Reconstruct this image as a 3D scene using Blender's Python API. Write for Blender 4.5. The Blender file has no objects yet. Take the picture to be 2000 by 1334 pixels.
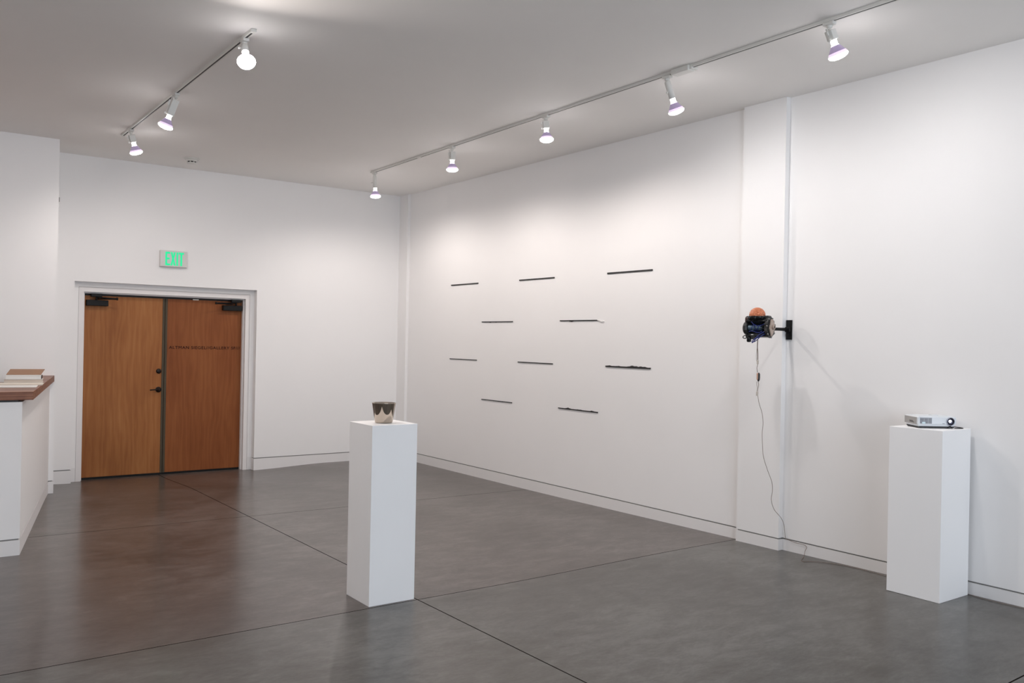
import bpy, bmesh, math, random
from mathutils import Vector, Matrix, noise
random.seed(7)
sc = bpy.context.scene
COL = sc.collection
H = 3.678                       # ceiling height

# ------------------------------------------------------------------ materials
def mat(name, color=(.8, .8, .8), rough=.5, metal=0., spec=.5, coat=0., coat_r=.1, emit=None, es=0.):
    m = bpy.data.materials.new(name); m.use_nodes = True
    b = m.node_tree.nodes['Principled BSDF']
    b.inputs['Base Color'].default_value = (*color, 1)
    b.inputs['Roughness'].default_value = rough
    b.inputs['Metallic'].default_value = metal
    b.inputs['Specular IOR Level'].default_value = spec
    b.inputs['Coat Weight'].default_value = coat
    b.inputs['Coat Roughness'].default_value = coat_r
    if emit:
        b.inputs['Emission Color'].default_value = (*emit, 1)
        b.inputs['Emission Strength'].default_value = es
    return m

def nodes(m):
    nt = m.node_tree
    return nt, nt.nodes, nt.links, nt.nodes['Principled BSDF']

def N(nt, t, **kw):
    n = nt.nodes.new(t)
    for k, v in kw.items():
        if k in n.inputs.keys() if hasattr(n.inputs, 'keys') else False:
            n.inputs[k].default_value = v
        else:
            setattr(n, k, v)
    return n

def math_n(nt, op, a, b=None, c=None):
    n = nt.nodes.new('ShaderNodeMath'); n.operation = op
    for i, v in enumerate((a, b, c)):
        if v is None: continue
        if isinstance(v, (int, float)): n.inputs[i].default_value = v
        else: nt.links.new(v, n.inputs[i])
    return n.outputs[0]

def mix_col(nt, fac, a, b):
    n = nt.nodes.new('ShaderNodeMix'); n.data_type = 'RGBA'
    for sock, v in ((n.inputs[0], fac), (n.inputs[6], a), (n.inputs[7], b)):
        if isinstance(v, (int, float)): sock.default_value = v
        elif isinstance(v, tuple): sock.default_value = (*v, 1)
        else: nt.links.new(v, sock)
    return n.outputs[2]

def obj_coord(nt, scale=(1, 1, 1), rot=(0, 0, 0), loc=(0, 0, 0)):
    tc = nt.nodes.new('ShaderNodeTexCoord'); mp = nt.nodes.new('ShaderNodeMapping')
    mp.inputs['Scale'].default_value = scale; mp.inputs['Rotation'].default_value = rot
    mp.inputs['Location'].default_value = loc
    nt.links.new(tc.outputs['Object'], mp.inputs[0])
    return mp.outputs[0], tc.outputs['Object']

def noise_n(nt, vec, scale, detail=4, rough=.5, dist=0.):
    n = nt.nodes.new('ShaderNodeTexNoise'); n.inputs['Scale'].default_value = scale
    n.inputs['Detail'].default_value = detail; n.inputs['Roughness'].default_value = rough
    n.inputs['Distortion'].default_value = dist
    nt.links.new(vec, n.inputs['Vector']); return n.outputs[0]

def ramp(nt, fac, stops):
    r = nt.nodes.new('ShaderNodeValToRGB'); nt.links.new(fac, r.inputs[0])
    el = r.color_ramp.elements
    while len(el) < len(stops): el.new(.5)
    for e, (p, c) in zip(el, stops):
        e.position = p; e.color = (*c, 1)
    return r.outputs[0]

def paint(name, color, rough=.55, bump=.02):
    m = mat(name, color, rough, spec=.3)
    nt, ns, lk, b = nodes(m)
    v, _ = obj_coord(nt)
    n = noise_n(nt, v, 140, 3)
    n2 = noise_n(nt, v, 2.5, 3)
    bp = nt.nodes.new('ShaderNodeBump'); bp.inputs['Strength'].default_value = bump
    bp.inputs['Distance'].default_value = .004
    lk.new(n, bp.inputs['Height']); lk.new(bp.outputs[0], b.inputs['Normal'])
    dk = tuple(c * .975 for c in color)
    lk.new(mix_col(nt, n2, dk, color), b.inputs['Base Color'])
    return m

WALLP = paint('wall_paint', (.87, .86, .855))
CEILP = paint('ceiling_paint', (.92, .90, .875), .7)
BASEP = paint('baseboard_paint', (.80, .785, .78), .45)
TRIMP = paint('frame_paint', (.80, .775, .765), .4)
PEDP = paint('pedestal_paint', (.925, .92, .92), .5, .01)
GROOVE = mat('reveal_grey', (.22, .215, .21), .5)
WHITEPL = mat('white_enamel', (.76, .75, .71), .35)
SLOT = mat('track_slot_dark', (.012, .009, .008), .5)
BLACK = mat('black_plastic', (.010, .010, .011), .28)
BLACKM = mat('black_matte_metal', (.008, .008, .008), .5, spec=.2)
GLOSSBLK = mat('gloss_black', (.006, .007, .008), .16, spec=.35)

# polished concrete with saw-cut joints
CONC = mat('polished_concrete', (.2, .2, .2), .2)
nt, ns, lk, b = nodes(CONC)
v, raw = obj_coord(nt)
vs, _ = obj_coord(nt, (1.0, 2.2, 1), (0, 0, .35))
big = noise_n(nt, v, .9, 5, .6, .5)
mid = noise_n(nt, vs, 4.5, 8, .62, .5)
fine = noise_n(nt, vs, 24, 8, .72, .3)
f1 = math_n(nt, 'ADD', math_n(nt, 'MULTIPLY', big, .38), math_n(nt, 'MULTIPLY', mid, .37))
f1 = math_n(nt, 'ADD', f1, math_n(nt, 'MULTIPLY', fine, .25))
base = ramp(nt, f1, [(.40, (.042, .037, .031)), (.5, (.080, .075, .068)), (.59, (.132, .127, .119))])
warm = noise_n(nt, v, .55, 3, .5)
base = mix_col(nt, math_n(nt, 'MULTIPLY', warm, .5), base, (.080, .069, .060))
sep = nt.nodes.new('ShaderNodeSeparateXYZ'); lk.new(raw, sep.inputs[0])
X, Y = sep.outputs[0], sep.outputs[1]
wob = math_n(nt, 'MULTIPLY', math_n(nt, 'SUBTRACT', noise_n(nt, v, 6, 3), .5), .004)
def joint(expr, w):
    return math_n(nt, 'LESS_THAN', math_n(nt, 'ABSOLUTE', math_n(nt, 'ADD', expr, wob)), w)
j1 = joint(math_n(nt, 'ADD', math_n(nt, 'ADD', X, 3.165), math_n(nt, 'MULTIPLY', Y, -.0085 * -1)), .0042)
j2 = joint(math_n(nt, 'ADD', Y, 6.003), .0040)
j3 = joint(math_n(nt, 'ADD', math_n(nt, 'ADD', Y, 3.032), math_n(nt, 'MULTIPLY', X, .0348)), .0040)
j4 = joint(math_n(nt, 'ADD', Y, 8.822), .0045)
j5 = joint(math_n(nt, 'ADD', Y, 11.8), .0035)
jj = math_n(nt, 'MAXIMUM', math_n(nt, 'MAXIMUM', math_n(nt, 'MAXIMUM', j1, j2), math_n(nt, 'MAXIMUM', j3, j4)), j5)
slab = math_n(nt, 'GREATER_THAN', Y, -6.003)          # the far slabs are tinted a little warmer than the near ones
tint = nt.nodes.new('ShaderNodeMix'); tint.data_type = 'RGBA'; tint.blend_type = 'MULTIPLY'; tint.inputs[0].default_value = 1
lk.new(base, tint.inputs[6]); lk.new(mix_col(nt, slab, (.98, 1.0, .98), (1.08, .98, .965)), tint.inputs[7])
lk.new(mix_col(nt, jj, tint.outputs[2], (.010, .008, .007)), b.inputs['Base Color'])
lk.new(math_n(nt, 'SUBTRACT', .20, math_n(nt, 'MULTIPLY', jj, .19)), b.inputs['Specular IOR Level'])
lk.new(math_n(nt, 'MULTIPLY', math_n(nt, 'SUBTRACT', 1., jj), .34), b.inputs['Coat Weight'])      # thin sealer
b.inputs['Coat Roughness'].default_value = .15; b.inputs['Coat IOR'].default_value = 1.42
rg = math_n(nt, 'ADD', math_n(nt, 'MULTIPLY', mid, .05), .275)
rg = math_n(nt, 'ADD', rg, math_n(nt, 'MULTIPLY', jj, .5))
lk.new(rg, b.inputs['Roughness'])
bp = nt.nodes.new('ShaderNodeBump'); bp.inputs['Strength'].default_value = .03; bp.inputs['Distance'].default_value = .004
hh = math_n(nt, 'MULTIPLY', jj, -1.)
lk.new(hh, bp.inputs['Height']); lk.new(bp.outputs[0], b.inputs['Normal'])

def door_wood(name, c_dark, c_mid, c_light, seed):
    m = mat(name, c_mid, .45, spec=.18)
    nt, ns, lk, b = nodes(m)
    v, raw = obj_coord(nt, (1, 1, .18), loc=(seed, seed * 2, seed))
    dist = noise_n(nt, v, 2.2, 3, .5)
    w = nt.nodes.new('ShaderNodeTexWave'); w.wave_type = 'BANDS'; w.bands_direction = 'X'
    w.inputs['Scale'].default_value = 4.5; w.inputs['Distortion'].default_value = 14
    w.inputs['Detail'].default_value = 3; w.inputs['Detail Scale'].default_value = 1.2
    lk.new(v, w.inputs['Vector'])
    v2, _ = obj_coord(nt, (60, 60, 2.2))
    fin = noise_n(nt, v2, 1, 4, .6)
    v3, _ = obj_coord(nt, (1.4, 1, .5), loc=(seed, 0, seed))
    blot = noise_n(nt, v3, 2.0, 3)
    f = math_n(nt, 'ADD', math_n(nt, 'MULTIPLY', w.outputs['Fac'], .10), math_n(nt, 'MULTIPLY', fin, .38))
    f = math_n(nt, 'ADD', f, math_n(nt, 'MULTIPLY', blot, .62))
    lk.new(ramp(nt, f, [(.3, c_dark), (.55, c_mid), (.8, c_light)]), b.inputs['Base Color'])
    return m
WOOD_L = door_wood('honey_maple_veneer', (.23, .078, .023), (.32, .125, .040), (.40, .175, .062), 3.1)
WOOD_R = door_wood('reddish_maple_veneer', (.175, .048, .014), (.235, .075, .023), (.29, .105, .034), 8.7)

def counter_wood():
    m = mat('laminated_counter_wood', (.3, .12, .07), .42, spec=.25, coat=.10, coat_r=.15)
    nt, ns, lk, b = nodes(m)
    v, _ = obj_coord(nt, (.6, 6, 90))
    n = noise_n(nt, v, 1.3, 4, .6, .4)
    v2, _ = obj_coord(nt, (3, 22, 3))
    n2 = noise_n(nt, v2, 1.2, 4, .6, .3)
    f = math_n(nt, 'ADD', math_n(nt, 'MULTIPLY', n, .6), math_n(nt, 'MULTIPLY', n2, .4))
    lk.new(ramp(nt, f, [(.36, (.10, .028, .011)), (.5, (.20, .072, .034)), (.64, (.33, .150, .080))]), b.inputs['Base Color'])
    return m
CWOOD = counter_wood()

# ------------------------------------------------------------------ mesh tools
def new_bm(): return bmesh.new()

def add_box(bm, x0, x1, y0, y1, z0, z1, M=None, mi=0):
    vs = [bm.verts.new(Vector(p)) for p in
          [(x0, y0, z0), (x1, y0, z0), (x1, y1, z0), (x0, y1, z0), (x0, y0, z1), (x1, y0, z1), (x1, y1, z1), (x0, y1, z1)]]
    if M is not None:
        for q in vs: q.co = M @ q.co
    for f in ((0, 3, 2, 1), (4, 5, 6, 7), (0, 1, 5, 4), (1, 2, 6, 5), (2, 3, 7, 6), (3, 0, 4, 7)):
        fc = bm.faces.new([vs[i] for i in f]); fc.material_index = mi
    return vs

def add_rbox(bm, x0, x1, y0, y1, z0, z1, r=.004, seg=2, M=None, mi=0):
    t = bmesh.new(); add_box(t, x0, x1, y0, y1, z0, z1)
    bmesh.ops.bevel(t, geom=list(t.edges) + list(t.verts), offset=r, segments=seg, profile=.5, affect='EDGES')
    merge(bm, t, M, mi)

def merge(bm, t, M=None, mi=None):
    mp = {}
    for q in t.verts: mp[q] = bm.verts.new(M @ q.co if M is not None else q.co)
    for f in t.faces:
        try:
            nf = bm.faces.new([mp[q] for q in f.verts]); nf.smooth = f.smooth
            nf.material_index = f.material_index if mi is None else mi
        except ValueError: pass
    t.free()

def add_prism(bm, pts, axis, a0, a1, M=None, mi=0):
    """polygon pts (2d) extruded between a0 and a1 on the named axis."""
    def P(p, a):
        q = {'x': (a, p[0], p[1]), 'y': (p[0], a, p[1]), 'z': (p[0], p[1], a)}[axis]
        q = Vector(q); return M @ q if M is not None else q
    A = [bm.verts.new(P(p, a0)) for p in pts]; B = [bm.verts.new(P(p, a1)) for p in pts]
    n = len(pts)
    for f in (A[::-1], B): bm.faces.new(f).material_index = mi
    for i in range(n):
        bm.faces.new([A[i], A[(i + 1) % n], B[(i + 1) % n], B[i]]).material_index = mi

def add_lathe(bm, prof, seg=32, M=None, mi=0, mats=None, caps=(True, True), smooth=True):
    """profile [(radius, z)] turned about local z."""
    rings = []
    for r, z in prof:
        ring = []
        for k in range(seg):
            a = 2 * math.pi * k / seg
            q = Vector((r * math.cos(a), r * math.sin(a), z))
            ring.append(bm.verts.new(M @ q if M is not None else q))
        rings.append(ring)
    for i in range(len(rings) - 1):
        for k in range(seg):
            f = bm.faces.new([rings[i][k], rings[i][(k + 1) % seg], rings[i + 1][(k + 1) % seg], rings[i + 1][k]])
            f.smooth = smooth; f.material_index = mats[i] if mats else mi
    if caps[0]:
        f = bm.faces.new(rings[0][::-1]); f.material_index = mats[0] if mats else mi
    if caps[1]:
        f = bm.faces.new(rings[-1]); f.material_index = mats[-1] if mats else mi

def add_tube(bm, pts, r, seg=10, mi=0, closed=False, M=None):
    pts = [Vector(p) for p in pts]
    if M is not None: pts = [M @ p for p in pts]
    rr = r if isinstance(r, (list, tuple)) else [r] * len(pts)
    rings = []; prev = None
    for i, p in enumerate(pts):
        if closed: d = pts[(i + 1) % len(pts)] - pts[i - 1]
        else: d = pts[min(i + 1, len(pts) - 1)] - pts[max(i - 1, 0)]
        d.normalize()
        if prev is None:
            up = Vector((0, 0, 1)) if abs(d.z) < .9 else Vector((1, 0, 0))
            a = d.cross(up).normalized()
        else:
            a = (prev - d * prev.dot(d)).normalized()
        prev = a; bb = d.cross(a)
        rings.append([bm.verts.new(p + a * rr[i] * math.cos(2 * math.pi * k / seg) + bb * rr[i] * math.sin(2 * math.pi * k / seg)) for k in range(seg)])
    n = len(rings)
    for i in range(n if closed else n - 1):
        R0, R1 = rings[i], rings[(i + 1) % n]
        for k in range(seg):
            f = bm.faces.new([R0[k], R0[(k + 1) % seg], R1[(k + 1) % seg], R1[k]]); f.smooth = True; f.material_index = mi
    if not closed:
        bm.faces.new(rings[0][::-1]).material_index = mi; bm.faces.new(rings[-1]).material_index = mi

def spline(pts, n=8):
    """Catmull-Rom through pts."""
    P = [Vector(p) for p in pts]; P = [P[0] * 2 - P[1]] + P + [P[-1] * 2 - P[-2]]
    out = []
    for i in range(1, len(P) - 2):
        for k in range(n):
            t = k / n
            out.append(.5 * ((2 * P[i]) + (P[i + 1] - P[i - 1]) * t + (2 * P[i - 1] - 5 * P[i] + 4 * P[i + 1] - P[i + 2]) * t * t
                             + (3 * P[i] - P[i - 1] - 3 * P[i + 1] + P[i + 2]) * t ** 3))
    out.append(P[-2]); return out

def obj(name, bm, mats, parent=None, loc=None, bevel=0., label=None):
    bmesh.ops.recalc_face_normals(bm, faces=bm.faces)
    me = bpy.data.meshes.new(name); bm.to_mesh(me); bm.free()
    o = bpy.data.objects.new(name, me); COL.objects.link(o)
    for m in (mats if isinstance(mats, (list, tuple)) else [mats]): me.materials.append(m)
    if parent is not None: o.parent = parent
    if loc: o.location = loc
    if bevel:
        bv = o.modifiers.new('bevel', 'BEVEL'); bv.width = bevel; bv.segments = 2; bv.limit_method = 'ANGLE'; bv.angle_limit = math.radians(40)
    if label: o['label'] = label
    return o

def thing(name, label, cat, loc=(0, 0, 0), rotz=0., group=None, kind=None):
    o = bpy.data.objects.new(name, None); COL.objects.link(o); o.empty_display_size = .1
    o.location = loc; o.rotation_euler = (0, 0, rotz)
    if label: o['label'] = label
    if cat: o['category'] = cat
    if group: o['group'] = group
    if kind: o['kind'] = kind
    return o

def tag(o, label, cat, group=None):
    o['label'] = label; o['category'] = cat
    if group: o['group'] = group
    return o

def struct(name, bm, m, label=None):
    o = obj(name, bm, m); o['kind'] = 'structure'
    if label: o['label'] = label
    return o

def boxes(*bs):
    bm = new_bm()
    for q in bs: add_box(bm, *q)
    return bm

def sm(t): t = max(0., min(1., t)); return t * t * (3 - 2 * t)

def floor_z(x, y):
    rise = .034 * sm((-y - 2.5) / 6) * (1 if x > -.55 else sm(1 - (-.55 - x) / 2.0))
    hx = sm((-x - 1.05) / 1.05) * (1 if x > -4.16 else 1 - .45 * sm((-4.16 - x) / .5))
    dip = -.034 * hx * sm(1 + y / 1.3) if y > -1.3 else 0
    return rise + dip

# ------------------------------------------------------------------ room shell
bm = new_bm()
xs = [-9.2 + i * .2 for i in range(0, 20)] + [-5.2 + i * .1 for i in range(0, 55)]
ys = [-14.2 + i * .3 for i in range(0, 36)] + [-3.4 + i * .1 for i in range(0, 39)]
grid = [[bm.verts.new((x, y, floor_z(x, min(y, 0)))) for y in ys] for x in xs]
for i in range(len(xs) - 1):
    for j in range(len(ys) - 1):
        f = bm.faces.new([grid[i][j], grid[i + 1][j], grid[i + 1][j + 1], grid[i][j + 1]]); f.smooth = True
struct('floor', bm, CONC, 'polished grey concrete floor with thin dark saw-cut joints')

struct('ceiling', boxes((-9.4, .3, -14.3, .5, H, H + .2)), CEILP, 'plain matte white ceiling')

ZR0, ZR1 = .1125, .1235          # the shadow gap above the baseboards
# right wall
struct('wall_right', boxes((0, .2, -14.2, .4, ZR1, H)), WALLP, 'long white gallery wall on the right')
struct('trim_1', boxes((.011, .19, -14.2, .4, ZR0 - .01, ZR1 + .01)), GROOVE, 'dark shadow gap above the right baseboard')
struct('baseboard_right', boxes((-.002, .18, -14.2, .4, -.15, ZR0)), BASEP, 'flush white baseboard of the right wall')
# column standing proud of the right wall, and the narrow one in the far corner
def pilaster(nm, x, y0, y1, a, bb):
    struct('trim_%d' % nm, boxes((x, .02, y0, y1, ZR1, H)), WALLP, a)
    struct('trim_%d' % (nm + 1), boxes((x + .010, .018, y0 + .010, y1 - .010, ZR0 - .01, ZR1 + .01)), GROOVE, 'dark shadow gap round ' + bb)
    struct('trim_%d' % (nm + 2), boxes((x - .002, .016, y0 - .002, y1 + .002, -.15, ZR0)), BASEP, 'white baseboard round ' + bb)
pilaster(2, -.052, -6.458, -6.034, 'shallow white column standing proud of the right wall', 'the column')
pilaster(5, -.040, -.235, .02, 'narrow white pilaster in the far corner', 'the corner pilaster')

# back wall with the recessed doorway
XL, XR, ZT = -4.158, -2.062, 2.252
struct('wall_back', boxes((-9.2, XL, 0, .1, ZR1, H), (XR, .0, 0, .1, ZR1, H), (XL, XR, 0, .1, ZT, H),
                          (-9.2, -4.099, .1, .4, ZR1, H), (-2.116, 0, .1, .4, ZR1, H), (-4.099, -2.116, .1, .4, 2.196, H)),
       WALLP, 'white end wall with the recessed double door')
struct('trim_8', boxes((-9.2, XL - .012, .011, .35, ZR0 - .01, ZR1 + .01), (XR + .011, 0, .011, .35, ZR0 - .01, ZR1 + .01)), GROOVE,
       'dark shadow gap above the end wall baseboard')
struct('baseboard_back', boxes((-9.2, XL - .001, -.002, .1, -.15, ZR0), (XR - .001, 0, -.002, .1, -.15, ZR0),
                               (-9.2, -4.099, .1, .35, -.15, ZR1), (-2.116, 0, .1, .35, -.15, ZR1)), BASEP, 'flush white baseboard of the end wall')

# wall end behind the counter (left)
struct('wall_left', boxes((-9.2, -4.441, -.72, -.001, ZR1, H)), WALLP, 'white wall standing forward behind the counter')
struct('trim_9', boxes((-9.2, -4.452, -.709, -.005, ZR0 - .01, ZR1 + .01)), GROOVE, 'dark shadow gap of the wall behind the counter')
struct('baseboard_left', boxes((-9.2, -4.439, -.722, -.003, -.15, ZR0)), BASEP, 'white baseboard of the wall behind the counter')
# rest of the gallery, behind and beside the camera
struct('wall_far_left', boxes((-9.4, -9.2, -14.2, .4, -.1, H)), WALLP)
struct('wall_front', boxes((-9.2, -7.2, -14.4, -14.2, -.1, H), (-1.2, .2, -14.4, -14.2, -.1, H), (-7.2, -1.2, -14.4, -14.2, 3.1, H),
                           (-7.2, -1.2, -14.4, -14.2, -.1, .5)), WALLP)
win = thing('added_window_1', 'wide unseen street window added at the front of the gallery for daylight', None, (-4.2, -14.25, .5), kind='structure')  # window out of view, added to bring in cool daylight
bmf = new_bm()
for q in (-3.0, -1.0, 1.0, 2.95): add_box(bmf, q, q + .05, -.03, .03, 0, 2.6)
add_box(bmf, -3, 3, -.03, .03, 0, .05); add_box(bmf, -3, 3, -.03, .03, 2.55, 2.6)
obj('added_window_frame', bmf, BLACKM, win)

# low reception wall, splayed towards the room
Xc, Yc = -5.057, -3.455
dirv = Vector((-4.489 - Xc, -.72 - Yc)); dirv.normalize()
def splay(inset, z0, z1, extra=0.):
    nx, ny = dirv.y, -dirv.x          # outward normal (+x side)
    A = Vector((Xc, Yc)) - Vector((nx, ny)) * inset
    t = (Yc + inset - A.y) / dirv.y
    A = A + dirv * t
    Bp = A + dirv * ((-.7 - A.y) / dirv.y)
    bm = new_bm()
    add_prism(bm, [(A.x, A.y), (Bp.x, Bp.y), (Bp.x - .13, Bp.y), (A.x - .15, A.y + .13), (-8.9, A.y + .13), (-8.9, A.y)], 'z', z0, z1)
    return bm
struct('wall_counter', splay(0, ZR1, 1.141), WALLP, 'low white wall carrying the wooden counter')
struct('trim_10', splay(.011, ZR0 - .01, ZR1 + .01), GROOVE, 'shadow gap near the foot of the low wall')
struct('baseboard_counter', splay(-.002, -.15, ZR0), BASEP, 'white baseboard of the low wall')
struct('trim_11', splay(.03, 1.135, 1.157), SLOT, 'dark gap between the low wall and the counter')

ct = new_bm()
add_prism(ct, [(-4.987, -3.468), (-4.449, -.722), (-4.80, -.722), (-5.02, -2.02), (-8.9, -2.02), (-8.9, -3.468)], 'z', 1.156, 1.218)
tag(obj('counter', ct, CWOOD, bevel=.002), 'thick laminated wooden counter top on the low white wall', 'counter')

# ------------------------------------------------------------------ double door
door = thing('door_1', 'recessed double door with two wooden leaves in a white frame', None, (-3.12, .2, 0), kind='structure')
D = Matrix.Translation((3.12, -.2, 0))
def dbox(bm, *q, mi=0): add_box(bm, *q, M=D, mi=mi)
bm = new_bm()
dbox(bm, -4.097, -4.042, .1, .34, -.08, 2.14); dbox(bm, -2.171, -2.118, .1, .34, -.08, 2.14); dbox(bm, -4.097, -2.118, .1, .34, 2.14, 2.194)
dbox(bm, -4.042, -4.027, .15, .198, -.08, 2.125); dbox(bm, -2.186, -2.171, .15, .198, -.08, 2.125); dbox(bm, -4.042, -2.171, .15, .198, 2.125, 2.14)
obj('door_frame', bm, TRIMP, door, bevel=.0015, label='white painted door frame')
bm = new_bm(); dbox(bm, -4.042, -2.171, .245, .33, -.08, 2.14)
obj('door_backing', bm, SLOT, door)
bm = new_bm(); dbox(bm, -4.041, -2.172, .197, .245, -.07, -.018); dbox(bm, -4.04, -2.173, .2015, .22, -.02, -.008)
obj('threshold', bm, BLACKM, door, label='black threshold and door sweep')
ZB, ZTd = -.010, 2.103
leafs = {}
for side, x0, x1, W in (('l', -4.036, -3.152, WOOD_L), ('r', -3.098, -2.176, WOOD_R)):
    bm = new_bm(); dbox(bm, x0, x1, .2, .243, ZB, ZTd)
    leafs[side] = obj('door_leaf', bm, W, door, bevel=.001,
                      label='lighter honey-coloured leaf with the lever' if side == 'l' else 'darker reddish leaf with the lettering')
for side, x0, x1 in (('l', -3.153, -3.1285), ('r', -3.1225, -3.097)):
    bm = new_bm(); dbox(bm, x0, x1, .195, .243, ZB, ZTd)
    obj('edge_strip', bm, mat('olive_grey_metal', (.078, .062, .042), .55, spec=.15), leafs[side], label='olive grey metal edge strip')
# lever, rose, deadbolt
BRONZE = mat('dark_bronze', (.022, .016, .014), .35, .7)
bm = new_bm()
RY = Matrix.Rotation(math.radians(90), 4, 'X')
add_lathe(bm, [(.034, 0), (.034, .006), (.028, .012), (.015, .014), (.012, .05), (.010, .052)], 28, D @ Matrix.Translation((-3.186, .2, .999)) @ RY)
add_tube(bm, spline([(-3.186, .15, .999), (-3.22, .148, 1.0), (-3.26, .15, .999), (-3.292, .155, .996)], 5), [.010] * 6 + [.0085] * 10, 10, M=D)
obj('door_lever', bm, BRONZE, leafs['l'], label='dark bronze lever on a round rose')
bm = new_bm()
add_lathe(bm, [(.030, 0), (.030, .005), (.024, .014), (.012, .016), (.006, .017)], 28, D @ Matrix.Translation((-3.186, .2, 1.222)) @ RY)
add_box(bm, -3.190, -3.182, .172, .19, 1.205, 1.239, M=D)
obj('deadbolt', bm, BRONZE, leafs['l'], label='round dark bronze deadbolt turn')
# closers
def closer(sd, leaf, bx0, bx1, cx0, cx1, ex):
    bm = new_bm(); add_rbox(bm, bx0, bx1, .135, .1995, 1.985, 2.052, .004, 2, D)
    cl = obj('door_closer', bm, BLACKM, leaf, label='black door closer')
    bm = new_bm()
    add_rbox(bm, cx0, cx1, .10, .149, 2.088, 2.1245, .003, 2, D)
    xm = (cx0 + cx1) / 2
    add_tube(bm, [(xm, .125, 2.095), (xm, .125, 2.052)], .011, 10, M=D)
    add_tube(bm, [(xm, .12, 2.083), (ex, .045, 2.070)], .007, 8, M=D)
    add_tube(bm, [(ex, .045, 2.066), ((bx0 + bx1) / 2, .14, 2.064)], .007, 8, M=D)
    add_tube(bm, [(ex, .045, 2.055), (ex, .045, 2.084)], .011, 10, M=D)
    obj('closer_arm', bm, BLACKM, leaf, label='black folding closer arm')
closer('l', leafs['l'], -4.008, -3.775, -3.965, -3.85, -3.70)
closer('r', leafs['r'], -2.440, -2.200, -2.345, -2.225, -2.56)
bm = new_bm(); dbox(bm, -2.80, -2.73, .188, .1995, 2.100, 2.112); obj('head_catch', bm, WHITEPL, door)

def text_mesh(s, size):
    cu = bpy.data.curves.new('t', 'FONT'); cu.body = s; cu.size = size; cu.extrude = .0006; cu.bevel_depth = size * .010; cu.bevel_resolution = 0
    cu.space_character = 1.12
    o = bpy.data.objects.new('t', cu); COL.objects.link(o)
    dg = bpy.context.evaluated_depsgraph_get(); me = bpy.data.meshes.new_from_object(o.evaluated_get(dg))
    COL.objects.unlink(o); bpy.data.objects.remove(o)
    return me
me = text_mesh('ALTMAN SIEGEL//GALLERY SF///', .05)
x0 = min(q.co.x for q in me.vertices); x1 = max(q.co.x for q in me.vertices)
y0 = min(q.co.y for q in me.vertices); y1 = max(q.co.y for q in me.vertices)
sx = (-2.200 + 3.072) / (x1 - x0); sy = .036 / (y1 - y0)
for q in me.vertices:
    x, y, z = q.co
    q.co = D @ Vector((-3.072 + (x - x0) * sx, .1990 - z, 1.494 + (y - y0) * sy))
LETT = mat('dark_vinyl_letters', (.022, .006, .005), .6, spec=.1)
me.materials.append(LETT)
o = bpy.data.objects.new('lettering', me); COL.objects.link(o); o.parent = leafs['r']; o['label'] = 'dark sans-serif gallery name in one line'

# ------------------------------------------------------------------ exit sign
ex = thing('exit_sign', 'white wall sign with green lit EXIT letters above the double door', 'exit sign', (-3.10, 0, 2.572))
bm = new_bm()
n = 14; pts = []
for i in range(n + 1):                      # bowed front
    u = -1 + 2 * i / n
    pts.append((u * .155, -.046 - .010 * (1 - u * u)))
add_prism(bm, [(-.155, -.0005)] + pts + [(.155, -.0005)], 'z', -.096, .098)
obj('housing', bm, mat('sign_white_plastic', (.66, .64, .62), .4), ex, bevel=.006)
GREEN = mat('lit_green', (.0, .25, .08), .4, emit=(.005, .78, .34), es=.75)
Lw, Lh, st = .044, .160, .0155
def L(polys, xo, nm):
    bm = new_bm()
    for p in polys:
        t = bmesh.new(); add_prism(t, [(-.098 + (xo + a + .098) * 1.2, -.080 + c) for a, c in p], 'y', -.0585, -.050); merge(bm, t)
    obj(nm, bm, GREEN, ex, label='lit green letter')
E_ = [[(0, 0), (Lw, 0), (Lw, .022), (st, .022), (st, .070), (Lw * .9, .070), (Lw * .9, .092), (st, .092), (st, .138), (Lw, .138), (Lw, Lh), (0, Lh)]]
X_ = [[(0, 0), (.017, 0), (.024, .052), (.031, 0), (.048, 0), (.033, .081), (.047, Lh), (.030, Lh), (.024, .112), (.018, Lh), (.001, Lh), (.015, .081)]]
I_ = [[(0, 0), (st, 0), (st, Lh), (0, Lh)]]
T_ = [[(.016, 0), (.032, 0), (.032, .138), (.048, .138), (.048, Lh), (0, Lh), (0, .138), (.016, .138)]]
for P_, xo, nm in ((E_, -.098, 'letter_e'), (X_, -.049, 'letter_x'), (I_, .007, 'letter_i'), (T_, .030, 'letter_t')): L(P_, xo, nm)

# ------------------------------------------------------------------ smoke detector, small wall device
sd = thing('smoke_detector', 'small round white smoke detector on the ceiling near the end wall', 'smoke detector', (-3.085, -.66, H))
bm = new_bm(); add_lathe(bm, [(.085, -.0005), (.085, -.008), (.072, -.016)], 32); obj('base_plate', bm, WHITEPL, sd)
bm = new_bm(); add_lathe(bm, [(.060, -.015), (.062, -.028), (.058, -.036)], 32); obj('body', bm, WHITEPL, sd)
bm = new_bm(); add_lathe(bm, [(.050, -.034), (.050, -.050)], 32)
obj('sensor_slots', bm, mat('dark_slots', (.03, .025, .022), .6), sd, label='dark sensing slots')
bm = new_bm(); add_lathe(bm, [(.056, -.049), (.050, -.058), (.02, -.062)], 32)
for k in range(8):
    a = k * math.pi / 4 + .2
    add_box(bm, .048, .054, -.005, .005, -.052, -.034, Matrix.Rotation(a, 4, 'Z'))
obj('cap', bm, WHITEPL, sd)
bm = new_bm(); add_rbox(bm, -4.4405, -4.428, -.70, -.65, 3.030, 3.080, .006, 2)
tag(obj('wall_sensor', bm, mat('grey_sensor', (.28, .27, .26), .5)), 'small grey sensor on the edge of the wall behind the counter', 'sensor')

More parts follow.
